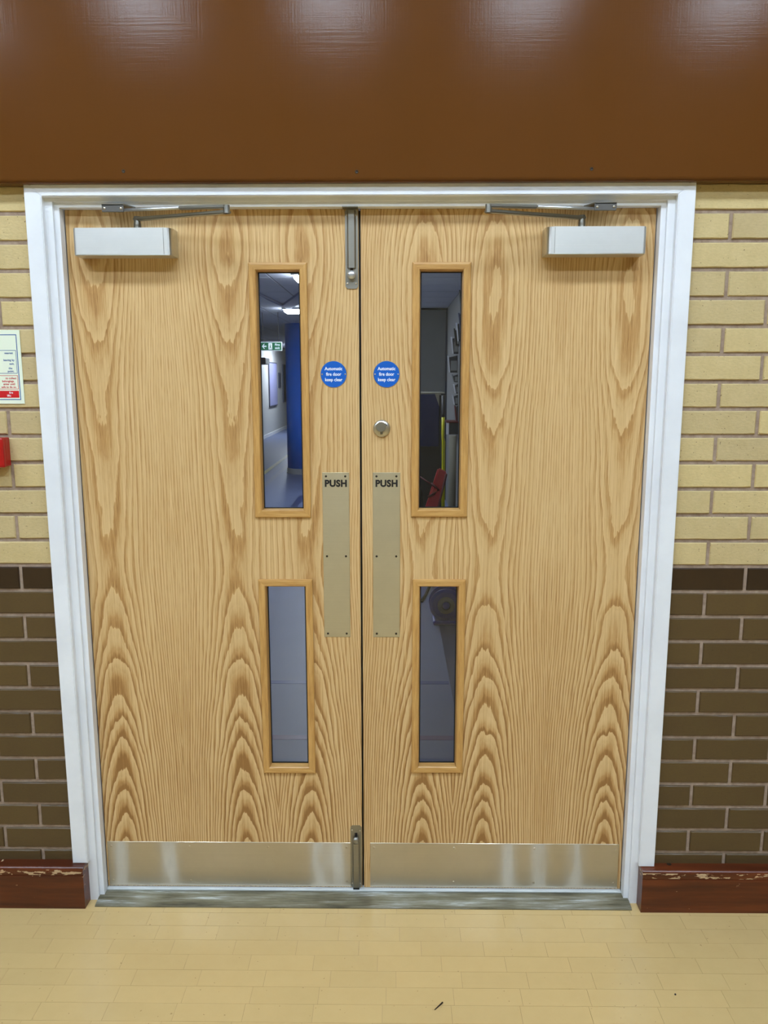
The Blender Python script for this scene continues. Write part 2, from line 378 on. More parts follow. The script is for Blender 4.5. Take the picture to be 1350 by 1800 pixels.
# brown fascia board
fa = thing('trim_1', 'brown gloss painted fascia board across the top above the door', 'fascia board', (0, -.02, 2.12), 'structure')
zb = 2.117; yf = -.044; R = .011
pts = [(0, zb+.004), (-.005, zb), (yf+R, zb)] + [(yf+R-R*math.sin(a*math.pi/12), zb+R-R*math.cos(a*math.pi/12)) for a in range(1, 7)] + [(yf, 3.0), (yf+.004, 3.004), (0, 3.004)]
o = obj('board', prism(bmesh.new(), pts, 0, -4.4, 4.4), M['brown'], fa)
for u, v in ((217, 301), (627, 302), (1040, 297)):
    p = at(u, v, 1, yf); obj('screw', lathe(bmesh.new(), [(.0046, 0), (.0046, -.0008), (.0032, -.0012), (.003, -.0004), (.0012, -.0003)], (p.x, yf+.0002, p.z), 'y', 16), M['dark_screw'], fa, True)

# ------------------------------------------------------------------ door frame
fr_ = thing('trim_2', 'white painted timber door frame with mitred architrave', 'door frame', (XC, .03, 0), 'structure')
ZA0, ZA1 = 2.088, 2.088+HA-HL                          # architrave head
ZL1, ZS1 = 2.079, DZ1                                  # lining soffit, stop soffit
BBZ = .138                                             # skirting top
for s, nm in ((-1, 'left'), (1, 'right')):
    X = lambda h: XC + s*h
    b = bmesh.new()                                    # architrave with mitred top and eased edge
    out, inn = X(HA), X(HL)
    v = [(out, BBZ), (inn, BBZ), (inn, ZA0), (out, ZA1)]
    prism(b, v, 1, -.020, .0)
    bmesh.ops.bevel(b, geom=[e for e in b.edges if all(w_.co.y < -.019 for w_ in e.verts)], offset=.0022, segments=2, affect='EDGES')
    obj('architrave', b, M['white'], fr_)
    obj('jamb', bx(min(X(HS), X(HL+.012)), max(X(HS), X(HL+.012)), .0, .15, 0.0, ZL1), M['white'], fr_)
    obj('stop', bx(min(X(HD-.0005), X(HS)), max(X(HD-.0005), X(HS)), .011, DY-.002, .0, ZS1), M['white'], fr_)
b = bmesh.new(); prism(b, [(XC-HA, ZA1), (XC-HL, ZA0), (XC+HL, ZA0), (XC+HA, ZA1)], 1, -.020, .0)
bmesh.ops.bevel(b, geom=[e for e in b.edges if all(w_.co.y < -.019 for w_ in e.verts)], offset=.0022, segments=2, affect='EDGES')
obj('architrave', b, M['white'], fr_)
obj('head', bx(XC-HL-.012, XC+HL+.012, 0, .15, ZL1, ZL1+.05), M['white'], fr_)
obj('stop', bx(XC-HS, XC+HS, .011, DY-.002, ZS1, ZL1), M['white'], fr_)

# threshold
th = thing('trim_3', 'worn metal threshold strip under the double doors', 'threshold', (XC, 0, 0), 'structure')
tp = [(-.034, 0), (-.034, .003), (-.029, .0055), (-.012, .009), (-.010, .0078), (.002, .0105), (.004, .0095), (.030, .0125), (.12, .0125), (.12, 0)]
obj('plate', prism(bmesh.new(), tp, 0, XC-.8265, XC+.8265), M['threshold'], th)
obj('sill_bar', bx(XC-HD+.001, XC+HD-.001, .029, .058, .0125, .0185, bevel=.002), M['sill_bar'], th)

# skirting boards
def skirting(name, label, xa, xb):
    sk = thing(name, label, 'baseboard', ((xa+xb)/2, -.02, 0), 'structure')
    yF = -.043; top = BBZ
    p = [(.0, 0), (yF, 0), (yF, .1095), (yF+.0022, .1105), (yF+.0022, .1125), (yF, .1135), (yF, top-.011)] + \
        [(yF+.008-.008*math.cos(a*math.pi/8), top-.011+.011*math.sin(a*math.pi/8)) for a in range(1, 5)] + [(.0, top)]
    obj('board', prism(bmesh.new(), p, 0, xa, xb), M['skirting'], sk)
    return sk
EL = at(150, 1596, 1, -.043)[0]; ER = at(1126, 1605, 1, -.043)[0]
s1 = skirting('baseboard_left', 'dark varnished skirting left of the door with flaking top edge', -4.4, EL)
s2 = skirting('baseboard_right', 'dark varnished skirting right of the door with chipped spots on its face', ER, 4.4)
p = at(1176, 1519, 2, BBZ); obj('screw', lathe(bmesh.new(), [(.007, 0), (.007, .0008), (.004, .0004)], (p.x, p.y, BBZ-.0003), 'z', 16), M['dark_screw'], s2)

# ------------------------------------------------------------------ doors
def screw_head(parent, x, y, z, r=.0036, mat='screw'):
    b = lathe(bmesh.new(), [(r, .0), (r, -.0006), (r*.75, -.0013), (r*.3, -.0015)], (x, y, z), 'y', 14)
    return obj('screw', b, M[mat], parent, True)
WIN = {-1: [(-.3555, -.1925, 1.210, 1.925), (-.3525, -.1915, .4095, 1.0238)],
        1: [(.0985, .2610, 1.2122, 1.925), (.1035, .2605, .4128, 1.0245)]}
BEAD = .0235                                           # width of glazing bead
def door(s):
    nm, lab = (('door_1', 'left oak veneered fire door leaf with two narrow glass panels and edge bolts'),
               ('door_2', 'right oak veneered fire door leaf with two narrow glass panels and a thumb turn'))[s > 0]
    xe = XC + s*HD; xm = XC + s*.0030; a, b_ = min(xe-s*.0025, xm), max(xe-s*.0025, xm)
    D = thing(nm, lab, 'door', ((a+b_)/2, DY+.022, DZ0), 'structure')
    # leaf with two real openings
    vz = M['veneer_a'] if s < 0 else M['veneer_b']
    bm = bmesh.new(); hx = WIN[s]; ins = .012
    xs = sorted({a, b_} | {round(v, 5) for w_ in hx for v in (w_[0]+ins, w_[1]-ins)}); zs = sorted({DZ0, DZ1} | {v for w_ in hx for v in (w_[2]+ins, w_[3]-ins)})
    inside = lambda x, z: any(w_[0]+ins < x < w_[1]-ins and w_[2]+ins < z < w_[3]-ins for w_ in hx)
    cells = {}
    for i in range(len(xs)-1):
        for j in range(len(zs)-1):
            if not inside((xs[i]+xs[i+1])/2, (zs[j]+zs[j+1])/2): cells[i, j] = 1
    V = {}
    def vv(i, j, k):
        if (i, j, k) not in V: V[i, j, k] = bm.verts.new((xs[i], (DY, DY+.044)[k], zs[j]))
        return V[i, j, k]
    for (i, j) in cells:
        for k in (0, 1): bm.faces.new((vv(i, j, k), vv(i+1, j, k), vv(i+1, j+1, k), vv(i, j+1, k)))
        for di, dj, e in ((-1, 0, ((i, j), (i, j+1))), (1, 0, ((i+1, j), (i+1, j+1))), (0, -1, ((i, j), (i+1, j))), (0, 1, ((i, j+1), (i+1, j+1)))):
            if (i+di, j+dj) not in cells: bm.faces.new((vv(*e[0], 0), vv(*e[1], 0), vv(*e[1], 1), vv(*e[0], 1)))
    obj('leaf', bm, vz, D)
    if s < 0: obj('dark_gap_strip', bx(b_-.001, b_+.0057, DY+.010, DY+.044, DZ0, DZ1-.003), M['black'], D)  # black strip added behind the leaf gap to block light and keep it dark
    # glazing: four mitred beads and a pane each
    for (x0, x1, z0, z1) in hx:
        pane = obj('glass_pane', bx(x0+BEAD-.004, x1-BEAD+.004, DY+.019, DY+.025, z0+BEAD-.004, z1-BEAD+.004), M['glass'], D)
        gk = bmesh.new(); w2 = .0028
        for q in ((x0+BEAD-.0005, x0+BEAD+w2, z0+BEAD, z1-BEAD), (x1-BEAD-w2, x1-BEAD+.0005, z0+BEAD, z1-BEAD), (x0+BEAD, x1-BEAD, z0+BEAD-.0005, z0+BEAD+w2), (x0+BEAD, x1-BEAD, z1-BEAD-w2, z1-BEAD+.0005)):
            box(gk, q[0], q[1], DY+.0155, DY+.0188, q[2], q[3])
        obj('glazing_seal', gk, M['black'], pane)
        # bead profile: (inset from outer edge, y)
        prof = [(0, DY+.0005), (0, DY-.005), (.0015, DY-.0075), (.006, DY-.0085), (.0185, DY-.0085), (.021, DY-.006), (BEAD, DY+.015), (.0115, DY+.015), (.0115, DY+.0005)]
        for side in range(4):
            bm = bmesh.new(); A = []; B = []
            for (t_, y) in prof:
                X0, X1, Z0, Z1 = x0+t_, x1-t_, z0+t_, z1-t_
                e = [((X0, Z0), (X1, Z0)), ((X0, Z1), (X1, Z1)), ((X0, Z0), (X0, Z1)), ((X1, Z0), (X1, Z1))][side]
                A.append(bm.verts.new((e[0][0], y, e[0][1]))); B.append(bm.verts.new((e[1][0], y, e[1][1])))
            n = len(prof)
            for i in range(n): bm.faces.new((A[i], A[(i+1) % n], B[(i+1) % n], B[i]))
            bm.faces.new(A); bm.faces.new(B[::-1])
            obj('glazing_bead', bm, M['oak_h'] if side < 2 else M['oak_v'], D)
    # push plate
    px0, px1 = ((-.1590, -.0812), (-.0130, .0665))[s > 0]; pz0, pz1 = .8460, 1.3412
    pp = obj('push_plate', bx(px0, px1, DY-.0015, DY+.0005, pz0, pz1, bevel=.0006, seg=1), M['plate'], D); planar_uv(pp)
    text('lettering', 'PUSH', .0265, ((px0+px1)/2+.0005, DY-.0017, pz1-.0325), M['black_print'], pp, bold=.05, spacing=1.07, sx=.98, depth=.0002)
    for x in (px0+.011, px1-.011):
        for z in (pz0+.011, (pz0+pz1)/2, pz1-.011): screw_head(pp, x, DY-.0014, z, .0032, 'dark_screw')
    # kick plate
    kx0, kx1 = ((-.852, -.086), (-.0245, .7535))[s > 0]; kz0, kz1 = .0225, .174
    kp = obj('kick_plate', bx(kx0, kx1, DY-.0015, DY+.0005, kz0, kz1, bevel=.0006, seg=1), M['kick'], D); planar_uv(kp)
    for i in range(4):
        x = kx0+.012 + (kx1-kx0-.024)*i/3
        for z in (kz0+.018, kz1-.016): screw_head(kp, x, DY-.0014, z, .0038)
    # blue notice disc
    cx = ((-.1225), (.0273))[s > 0]; cz = 1.6206
    dm = obj('sign_disc', lathe(bmesh.new(), [(.0378, .0005), (.0378, -.0008), (.0372, -.0015), (.02, -.0015)], (cx, DY, cz), 'y', 48), M['steel'], D)
    obj('blue_face', lathe(bmesh.new(), [(.0364, -.0014), (.0364, -.0018), (.01, -.0018)], (cx, DY, cz), 'y', 48), M['sign_blue'], dm)
    for i, ln in enumerate(('Automatic', 'fire door', 'keep clear')):
        text('lettering', ln, .0128, (cx, DY-.0019, cz+.0153-.0153*i), M['sign_white'], dm, bold=.02, sx=.92, depth=.0002)
    for q in (-1, 1): screw_head(dm, cx+q*.0325, DY-.0018, cz, .0022)
    # overhead closer, parallel arm
    X = lambda d: XC + s*d                             # d = distance from the meeting line
    c0, c1 = .502, .768; y0, y1, z0, z1 = -.020, DY, 1.937, 2.008
    bm = bmesh.new(); rr = .012
    out = [(c1, y1), (c1, y0+.008)] + [(c1-.008+.008*math.cos(a*math.pi/8), y0+.008-.008*math.sin(a*math.pi/8)) for a in range(1, 5)] + \
          [(c0+.020, y0)] + [(c0+.018-.018*math.sin(a*math.pi/10), y0+.018-.018*math.cos(a*math.pi/10)) for a in range(1, 6)] + [(c0, y1)]
    prism(bm, [(X(p[0]), p[1]) for p in out], 2, z0, z1)
    bmesh.ops.bevel(bm, geom=[e for e in bm.edges if abs(e.verts[0].co.z-e.verts[1].co.z) < 1e-5 and max(v.co.y for v in e.verts) < y1-.001], offset=.0015, segments=2, affect='EDGES')
    cl = obj('door_closer', bm, M['steel_cover'], D); planar_uv(cl)
    obj('cover_seam', bx(*sorted((X(c0+.0215), X(c0+.0228))), y0-.0004, y0+.004, z0+.002, z1-.002), M['bolt'], cl)
    sp = X(.600); ky = -.088; kx = X(.338)
    obj('spindle', lathe(bmesh.new(), [(.010, 0), (.010, .014), (.0085, .022), (.0085, .034)], (sp, .006, z1-.001), 'z', 20), M['arm'], cl, True)
    za = z1+.026
    def bar(pts, hw, hh, zoff=0):
        bm = bmesh.new(); p, q = Vector(pts[0]), Vector(pts[1]); d = (q-p).normalized(); n = Vector((-d.y, d.x, 0)).normalized()*hw; up = Vector((0, 0, hh))
        A = [bm.verts.new(p+w_) for w_ in (n+up, n-up, -n-up, -n+up)]; B = [bm.verts.new(q+w_) for w_ in (n+up, n-up, -n-up, -n+up)]
        bm.faces.new(A); bm.faces.new(B[::-1])
        for i in range(4): bm.faces.new((A[i], A[(i+1) % 4], B[(i+1) % 4], B[i]))
        bmesh.ops.bevel(bm, geom=list(bm.edges), offset=min(hw, hh)*.5, segments=2, affect='EDGES'); return bm
    obj('main_arm', bar(((sp+s*.008, .008, za), (kx-s*.008, ky, za)), .009, .0045), M['arm'], cl)
    obj('knee_pivot', lathe(bmesh.new(), [(.0085, -.0045), (.0085, .0165)], (kx, ky, za), 'z', 20), M['bolt'], cl)
    zl = za+.0125; ex = X(.612); ey = -.030
    mid = Vector((kx, ky, zl)).lerp(Vector((ex, ey, zl+.006)), .47)
    obj('link_sleeve', bar(((kx-s*.006, ky, zl), tuple(mid)), .0085, .0045), M['arm'], cl)
    obj('adjusting_rod', tube(bmesh.new(), [tuple(mid), (ex+s*.03, -.016, zl+.006)], .0042, 12), M['knob'], cl, True)
    bk = obj('arm_bracket', bx(*sorted((X(.624), X(.682))), -.0300, -.0245, 2.046, 2.066, bevel=.001), M['bracket'], cl)
    obj('bracket_plate', prism(bmesh.new(), [(X(.682), -.030), (X(.624), -.030), (X(.604), .010), (X(.682), .010)], 2, 2.0625, 2.0665), M['arm'], bk)
    for d in (.631, .675): screw_head(bk, X(d), -.0300, 2.055, .0034)
    if s < 0:
        # surface bolts on the meeting edge
        for top in (1, 0):
            bx0, bx1, bz0, bz1 = ((-.0865, -.0515, 1.8545, 2.0655), (-.0860, -.0510, .021, .2330))[1-top]
            cxb = (bx0+bx1)/2; bm = bmesh.new(); c = .006
            oc = [(bx0+c, bz0), (bx1-c, bz0), (bx1, bz0+c), (bx1, bz1-c), (bx1-c, bz1), (bx0+c, bz1), (bx0, bz1-c), (bx0, bz0+c)]
            prism(bm, oc, 1, DY-.003, DY+.0005)
            bo = obj('edge_bolt', bm, M['bolt'], D)
            r0, r1 = (bz0+.055, bz1-.004) if top else (bz0+.002, bz1-.055)
            obj('bolt_barrel', prism(bmesh.new(), [(cxb-.0125, DY-.0025), (cxb-.008, DY-.0095), (cxb+.008, DY-.0095), (cxb+.0125, DY-.0025)], 2, r0, r1), M['bolt'], bo)
            kz = bz0+.036 if top else bz1-.044
            obj('slot', bx(cxb-.0042, cxb+.0042, DY-.0034, DY-.002, kz-.004, kz+.028 if top else kz+.020), M['black'] if not top else M['dark_screw'], bo)
            obj('bolt_knob', lathe(bmesh.new(), [(.005, -.002), (.0055, -.008), (.0105, -.010), (.0118, -.014), (.0105, -.018), (.006, -.0205), (.002, -.021)], (cxb, DY, kz), 'y', 28), M['knob'] if top else M['bolt'], bo, True)
            for x in (bx0+.0055, bx1-.0055):
                for z in (bz0+.014, bz1-.016): screw_head(bo, x, DY-.003, z, .0028)
            if not top: obj('bolt_tip', bx(cxb-.0095, cxb+.0095, DY-.011, DY-.001, .0128, .024), M['black'], bo)
            else: obj('bolt_keeper', bx(bx0-.006, bx1+.0015, .008, DY-.001, 2.0645, 2.0668), M['bolt'], bo)
    else:
        p = at(671, 753, 1, DY); r_ = .0245
        tt = obj('thumb_turn', lathe(bmesh.new(), [(r_, .0005), (r_, -.004), (r_-.0015, -.006), (.019, -.0085), (.012, -.0095)], (p.x, DY, p.z), 'y', 40), M['steel'], D, True)
        obj('turn_knob', lathe(bmesh.new(), [(.0138, -.006), (.0138, -.020), (.0130, -.0215), (.004, -.0216)], (p.x-.002, DY, p.z+.005), 'y', 40), M['bolt'], tt)
        obj('turn_tail', bx(p.x-.0042, p.x+.0032, DY-.017, DY-.007, p.z-.0165, p.z-.006, bevel=.001), M['arm'], tt)
        for i in range(7):
            a_ = math.radians(35+i*18); obj('grip_notch', bx(p.x+.0165*math.cos(a_)-.0016, p.x+.0165*math.cos(a_)+.0016, DY-.0105, DY-.008, p.z+.0165*math.sin(a_)-.0012, p.z+.0165*math.sin(a_)+.0012), M['black'], tt)
    return D
door(-1); door(1)

# ------------------------------------------------------------------ things on the wall at the left edge of the photograph
M['paper'] = plain('pale_sign_plastic', (232, 240, 218), .35, var=.02); M['ink_blue'] = plain('sign_ink_blue', (24, 84, 150), .45, var=.02)
M['ink_red'] = plain('sign_red', (200, 24, 30), .45, var=.02); M['fire_red'] = plain('call_point_red', (170, 14, 14), .35, var=.03)
def wall_sign():
    sx1 = (at(37, 590, 1, 0)[0]+at(40, 705, 1, 0)[0])/2+.002; sz1 = at(20, 580, 1, -.002)[2]; sz0 = at(20, 710, 1, -.002)[2]; W = .30; x0 = sx1-W
    S = thing('fire_action_sign', 'pale fire action notice with blue and red boxes on the yellow brick', 'sign', ((x0+sx1)/2, -.003, sz0))
    obj('panel', bx(x0, sx1, -.0035, -.0012, sz0, sz1, bevel=.0006, seg=1), M['paper'], S)
    y = -.0037; H = sz1-sz0
    def frame(xa, xb, za, zb, w_, mat):
        bm = bmesh.new()
        for q in ((xa, xb, za, za+w_), (xa, xb, zb-w_, zb), (xa, xa+w_, za+w_, zb-w_), (xb-w_, xb, za+w_, zb-w_)): box(bm, q[0], q[1], y, y+.0006, q[2], q[3])
        obj('border', bm, mat, S)
    z = lambda f: sz1-H*f
    frame(x0+.008, sx1-.009, z(.945), z(.06), .0022, M['ink_blue'])
    frame(x0+.0125, sx1-.0135, z(.585), z(.27), .0013, M['ink_blue'])
    frame(x0+.0125, sx1-.0135, z(.80), z(.61), .0013, M['ink_red'])
    obj('red_band', bx(x0+.0125, sx1-.0135, y, y+.0006, z(.915), z(.82)), M['ink_red'], S)
    tx = sx1-.0195
    for s_, f, dx, m_ in (('nearest', .31, .003, 'ink_blue'), ('leaving by', .405, 0, 'ink_blue'), ('exit.', .455, .001, 'ink_blue'), ('the', .515, .0075, 'ink_blue'), ('point.', .555, .003, 'ink_blue'),
                          ('to collect', .65, -.0015, 'ink_red'), ('belongings.', .69, .0045, 'ink_red'), ('enter until', .73, .003, 'ink_red'), ('safe to do so.', .77, -.0005, 'ink_red'), ('fire', .847, .011, 'sign_white'), ('lifts', .887, .017, 'sign_white')):
        text('lettering', s_, .0078, (tx-dx, y-.0001, z(f)), M[m_], S, bold=.02, depth=.0001, align='RIGHT')
wall_sign()
p = at(6, 796, 1, -.045); zt = at(3, 770, 1, -.045)[2]; zb_ = at(3, 822, 1, -.045)[2]
cp = thing('fire_call_point', 'red fire alarm call point at the left edge below the notice', 'call point', (p.x-.0435, -.02, zb_))
obj('back_box', bx(p.x-.086, p.x-.001, -.030, -.0012, zb_+.001, zt-.001, bevel=.003), M['fire_red'], cp)
obj('front_plate', bx(p.x-.087, p.x, -.045, -.030, zb_, zt, bevel=.004), M['fire_red'], cp)
obj('press_glass', bx(p.x-.066, p.x-.021, -.0462, -.0448, zb_+.018, zt-.022, bevel=.001), M['sign_white'], cp)
obj('press_dot', lathe(bmesh.new(), [(.007, 0), (.007, -.0012), (.004, -.0014)], (p.x-.0435, -.0458, (zt+zb_)/2), 'y', 20), M['black_print'], cp)

# ------------------------------------------------------------------ the rest of the hall
def shell(name, label, cat, mat, *a): tag(obj(name, bx(*a), mat), label, cat, 'structure')
shell('ceiling', 'pale ceiling of the hall', 'ceiling', M['hall_ceiling'], -4.4, 4.4, -5.6, .15, CEIL, CEIL+.05)
shell('wall_hall_west', 'hall side wall left of the photographer', 'wall', M['hall_wall'], -4.5, -4.4, -5.6, .15, 0, CEIL)
shell('wall_hall_east', 'hall side wall right of the photographer', 'wall', M['hall_wall'], 4.4, 4.5, -5.6, .15, 0, CEIL)
shell('wall_hall_south', 'hall wall behind the photographer', 'wall', M['hall_wall'], -4.4, 4.4, -5.7, -5.6, 0, CEIL)
lx = [at(u, 20, 1, 4.02)[0] for u in (258, 585, 918, 1268)]; lx = [lx[0]-1.39] + lx
def ceiling_light(x, y, lab):
    L = thing('ceiling_light', lab, 'ceiling light', (x, y, CEIL-.06), group='hall ceiling lights')
    obj('housing', bx(x-.25, x+.25, y-.25, y+.25, CEIL-.055, CEIL-.001, bevel=.006), M['lamp_body'], L)
    obj('diffuser', bx(x-.22, x+.22, y-.22, y+.22, CEIL-.075, CEIL-.056, bevel=.008), M['lamp'], L)
ORD = ['just beyond the left edge of the photograph', 'leftmost of the four', 'second from the left', 'third from the left', 'rightmost of the four']
for x, w_ in zip(lx, ORD):
    ceiling_light(x, -3.95, 'ceiling light mirrored in the brown fascia, ' + w_)
    ceiling_light(x, -2.05, 'ceiling light in the row nearer the door, ' + w_)

# ------------------------------------------------------------------ corridor behind the doors
CH = 2.5
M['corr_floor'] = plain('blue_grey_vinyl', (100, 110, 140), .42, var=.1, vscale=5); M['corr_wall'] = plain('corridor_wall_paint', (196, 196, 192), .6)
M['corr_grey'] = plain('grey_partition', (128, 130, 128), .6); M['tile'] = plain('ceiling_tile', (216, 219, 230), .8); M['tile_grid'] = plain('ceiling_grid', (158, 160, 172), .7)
M['added_recess_bar'] = plain('added_dark_recess_bar', (132, 138, 172), .7); M['stripe_blue'] = plain('floor_stripe_blue', (60, 76, 132), .35); M['stripe_mauve'] = plain('floor_stripe_mauve', (98, 82, 118), .35)
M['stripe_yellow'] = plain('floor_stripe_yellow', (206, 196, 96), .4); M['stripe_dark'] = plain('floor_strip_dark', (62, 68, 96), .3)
cf = thing('floor_corridor', 'blue grey vinyl floor of the corridor seen through the door glass', 'floor', (-1.3, 8, 0), 'structure')
obj('vinyl', bx(-3.4, .75, .12, 26, -.05, 0), M['corr_floor'], cf)
def stripe(x0, x1, y0, y1, mat): obj('stripe', bx(x0, x1, y0, y1, -.001, .0008), M[mat], cf)
yb = at(500, 1199, 2, 0)[1]; ym = at(500, 1296, 2, 0)[1]
stripe(-3.0, .345, yb-.022, yb+.022, 'stripe_blue'); stripe(-3.0, .345, ym-.022, ym+.022, 'stripe_mauve')
x = at(484, 817, 2, 0)[0]; stripe(x-.04, x+.04, 7, 24, 'stripe_yellow')
x = at(484, 837, 2, 0)[0]; stripe(x-.045, x+.045, 6, 24, 'stripe_dark')
x = at(525, 880, 2, 0)[0]; stripe(x-.045, x+.045, 5.5, 8.6, 'stripe_dark')
obj('painted_shadow', bx(.352, .75, .3, 6.0, -.001, .0006), M['stripe_dark'], cf)  # dark sheet on the vinyl, painted as a shadow along the right wall
obj('painted_shadow', bx(.455, .54, 1.9, 2.72, -.001, .0012), M['corr_floor'], cf)  # floor-coloured sheet, the lit gap left in the painted shadow
cc = thing('ceiling_corridor', 'grey tiled suspended ceiling of the corridor', 'ceiling', (-1.3, 8, CH), 'structure')
obj('grid', bx(-3.4, .75, .12, 26, CH, CH+.05), M['tile_grid'], cc)
tm = bx(-.291, .291, -.291, .291, -.004, .001); me = bpy.data.meshes.new('ceiling_tile'); tm.to_mesh(me); tm.free(); me.materials.append(M['tile'])
for i in range(7):
    for j in range(26):
        o = obj_me('ceiling_tile', me, None, cc); o.matrix_parent_inverse = Matrix(); o.location = (.45-.6*i+1.3, 1.2+.6*j-8, 0)
for q in (((453, 512), (497, 533)), ((497, 533), (530, 509))):
    A, B = at(*q[0], 2, CH), at(*q[1], 2, CH); d = (B-A).normalized()
    if d.y < 0: A, B, d = B, A, -d
    A = A-d*1.5*0; n = Vector((0, .62, 0)); bm = bmesh.new()
    prism(bm, [tuple((A)[:2]), tuple((B)[:2]), tuple((B+n)[:2]), tuple((A+n)[:2])], 2, CH-.03, CH); obj('added_recess_bar', bm, M['added_recess_bar'], cc)  # dark bars added in place of the side faces of a ceiling recess
shell('wall_corridor_left', 'long white corridor wall with notice boards', 'wall', M['corr_wall'], -3.5, -3.4, .15, 26, 0, CH)
shell('wall_corridor_right', 'pale corridor wall close behind the right door', 'wall', plain('mid_grey_wall_paint', (132, 132, 130), .6), .75, .85, .15, 8.28, 0, CH)  # one even grey, darker than the left corridor wall
shell('wall_corridor_far', 'far end wall of the corridor', 'wall', M['corr_grey'], -3.4, .75, 26, 26.1, 0, CH)
shell('wall_corridor_near', 'corridor side of the door wall left of the doors', 'wall', M['corr_wall'], -3.4, XL, .15, .18, 0, CH)
M['board_dark'] = plain('dark_board', (52, 58, 74), .5)
wp = thing('wall_corridor_end', 'grey partition wall at the end behind the right door', 'wall', (.3, 8.3, 0), 'structure')
obj('partition', bx(-.2, .75, 8.28, 8.4, 0, CH), M['corr_grey'], wp)
obj('edge_strip', bx(-.2, .75, 8.265, 8.28, CH-.03, CH-.004), M['black'], wp); obj('edge_strip', bx(.725, .75, 8.262, 8.28, 0, CH-.03), M['board_dark'], wp)
tag(obj('wall_corridor_side', bx(-.2, -.1, 8.4, 26, 0, CH), M['corr_grey']), 'grey corridor wall running behind the blue column', 'wall', 'structure')
tag(obj('baseboard_corridor', bx(-3.4, -3.385, .2, 26, 0, .09), M['lamp_body']), 'pale skirting along the white corridor wall', 'baseboard', 'structure')
def corridor_light(x, y, wx, wy, label):
    L = thing('corridor_light', label, 'ceiling light', (x, y, CH-.06), group='corridor ceiling lights')
    obj('housing', bx(x-wx-.02, x+wx+.02, y-wy-.02, y+wy+.02, CH-.03, CH-.0045, bevel=.004), M['lamp_body'], L)
    obj('diffuser', bx(x-wx, x+wx, y-wy, y+wy, CH-.062, CH-.031, bevel=.012), M['lamp_c'], L)
A = at(499, 550, 2, CH-.06); corridor_light(A.x+.45, A.y, .43, .16, 'bright ceiling light just above the blue column')
A = at(518, 494, 2, CH-.06); corridor_light(A.x+.26, A.y, .25, .16, 'ceiling light at the top corner of the left glass panel')
corridor_light(-1.1, 2.2, .28, .07, 'corridor ceiling light just behind the doors, outside the view through the glass')
corridor_light(-2.62, 20, .16, .9, 'corridor ceiling light hidden behind the blue column, lighting the white wall')
# blue column
M['col_blue'] = plain('blue_gloss_paint', (0, 108, 222), .3, var=.03); M['col_base'] = plain('grey_column_base', (150, 152, 154), .5)
cb = at(503, 834, 2, 0); cr = .31; ccx, ccy = cb.x+cr-.01, cb.y+cr
k_ = thing('column', 'round blue column with a grey base seen through the upper left glass', 'column', (ccx, ccy, 0))
obj('shaft', lathe(bmesh.new(), [(cr, .09), (cr, 1.15), (cr, CH-.005)], (ccx, ccy, 0), 'z', 48), M['col_blue'], k_, True)
obj('base_band', lathe(bmesh.new(), [(cr+.02, .0), (cr+.02, .012), (cr+.008, .014), (cr+.008, .085), (cr+.002, .09)], (ccx, ccy, 0), 'z', 48), M['col_base'], k_)
# fire exit sign
M['exit_green'] = plain('exit_green', (10, 92, 58), .45, var=.02)
a = at(456, 601, 1, 8.9); b = at(496, 616.5, 1, 8.9); W, H = b.x-a.x, a.z-b.z
es = thing('fire_exit_sign', 'green and white fire exit sign hanging from the corridor ceiling', 'sign', ((a.x+b.x)/2, 8.9, b.z))
obj('panel', bx(a.x, b.x, 8.9, 8.91, b.z, a.z, bevel=.002, seg=1), M['sign_white'], es); y = 8.897
obj('green_field', bx(a.x+.008, b.x-.008, y, 8.9, b.z+.008, a.z-.008), M['exit_green'], es)
zc = (a.z+b.z)/2; ax = a.x+W*.11; aw = W*.2; ah = H*.28
obj('arrow', prism(bmesh.new(), [(ax, zc), (ax+aw*.45, zc+ah), (ax+aw*.62, zc+ah), (ax+aw*.35, zc+ah*.25), (ax+aw, zc+ah*.25), (ax+aw, zc-ah*.25), (ax+aw*.35, zc-ah*.25), (ax+aw*.62, zc-ah), (ax+aw*.45, zc-ah)], 1, y-.002, y), M['sign_white'], es)
dx = a.x+W*.40; dw = W*.16; dr = obj('door_symbol', bx(dx, dx+dw, y-.002, y, zc-H*.36, zc+H*.36), M['sign_white'], es)
mx_ = dx+dw*.5; bm = bmesh.new()
for q in (((.0, .10), (.02, -.06), .10), ((.0, -.06), (-.28, -.26), .07), ((.02, -.06), (.22, -.18), .07), ((.22, -.18), (.2, -.33), .06), ((.0, .10), (-.24, .0), .055), ((.02, .1), (.25, .05), .055)):
    (x0, z0), (x1, z1), th_ = q; p0 = Vector((mx_+x0*dw, zc+z0*H)); p1 = Vector((mx_+x1*dw, zc+z1*H)); n = (p1-p0).normalized(); n = Vector((-n.y, n.x))*th_*dw
    prism(bm, [tuple(p0+n), tuple(p1+n), tuple(p1-n), tuple(p0-n)], 1, y-.004, y-.002)
lathe(bm, [(dw*.12, -.004), (dw*.12, -.002)], (mx_-.01*dw, y, zc+H*.22), 'y', 14); obj('running_figure', bm, M['exit_green'], es)
text('lettering', 'Fire', H*.36, (a.x+W*.79, y-.001, zc+H*.17), M['sign_white'], es, bold=.01); text('lettering', 'exit', H*.36, (a.x+W*.79, y-.001, zc-H*.19), M['sign_white'], es, bold=.01)
for x in (a.x+W*.15, b.x-W*.15): obj('hanger', tube(bmesh.new(), [(x, 8.905, a.z-.002), (x, 8.905, CH)], .003, 8), M['black'], es)
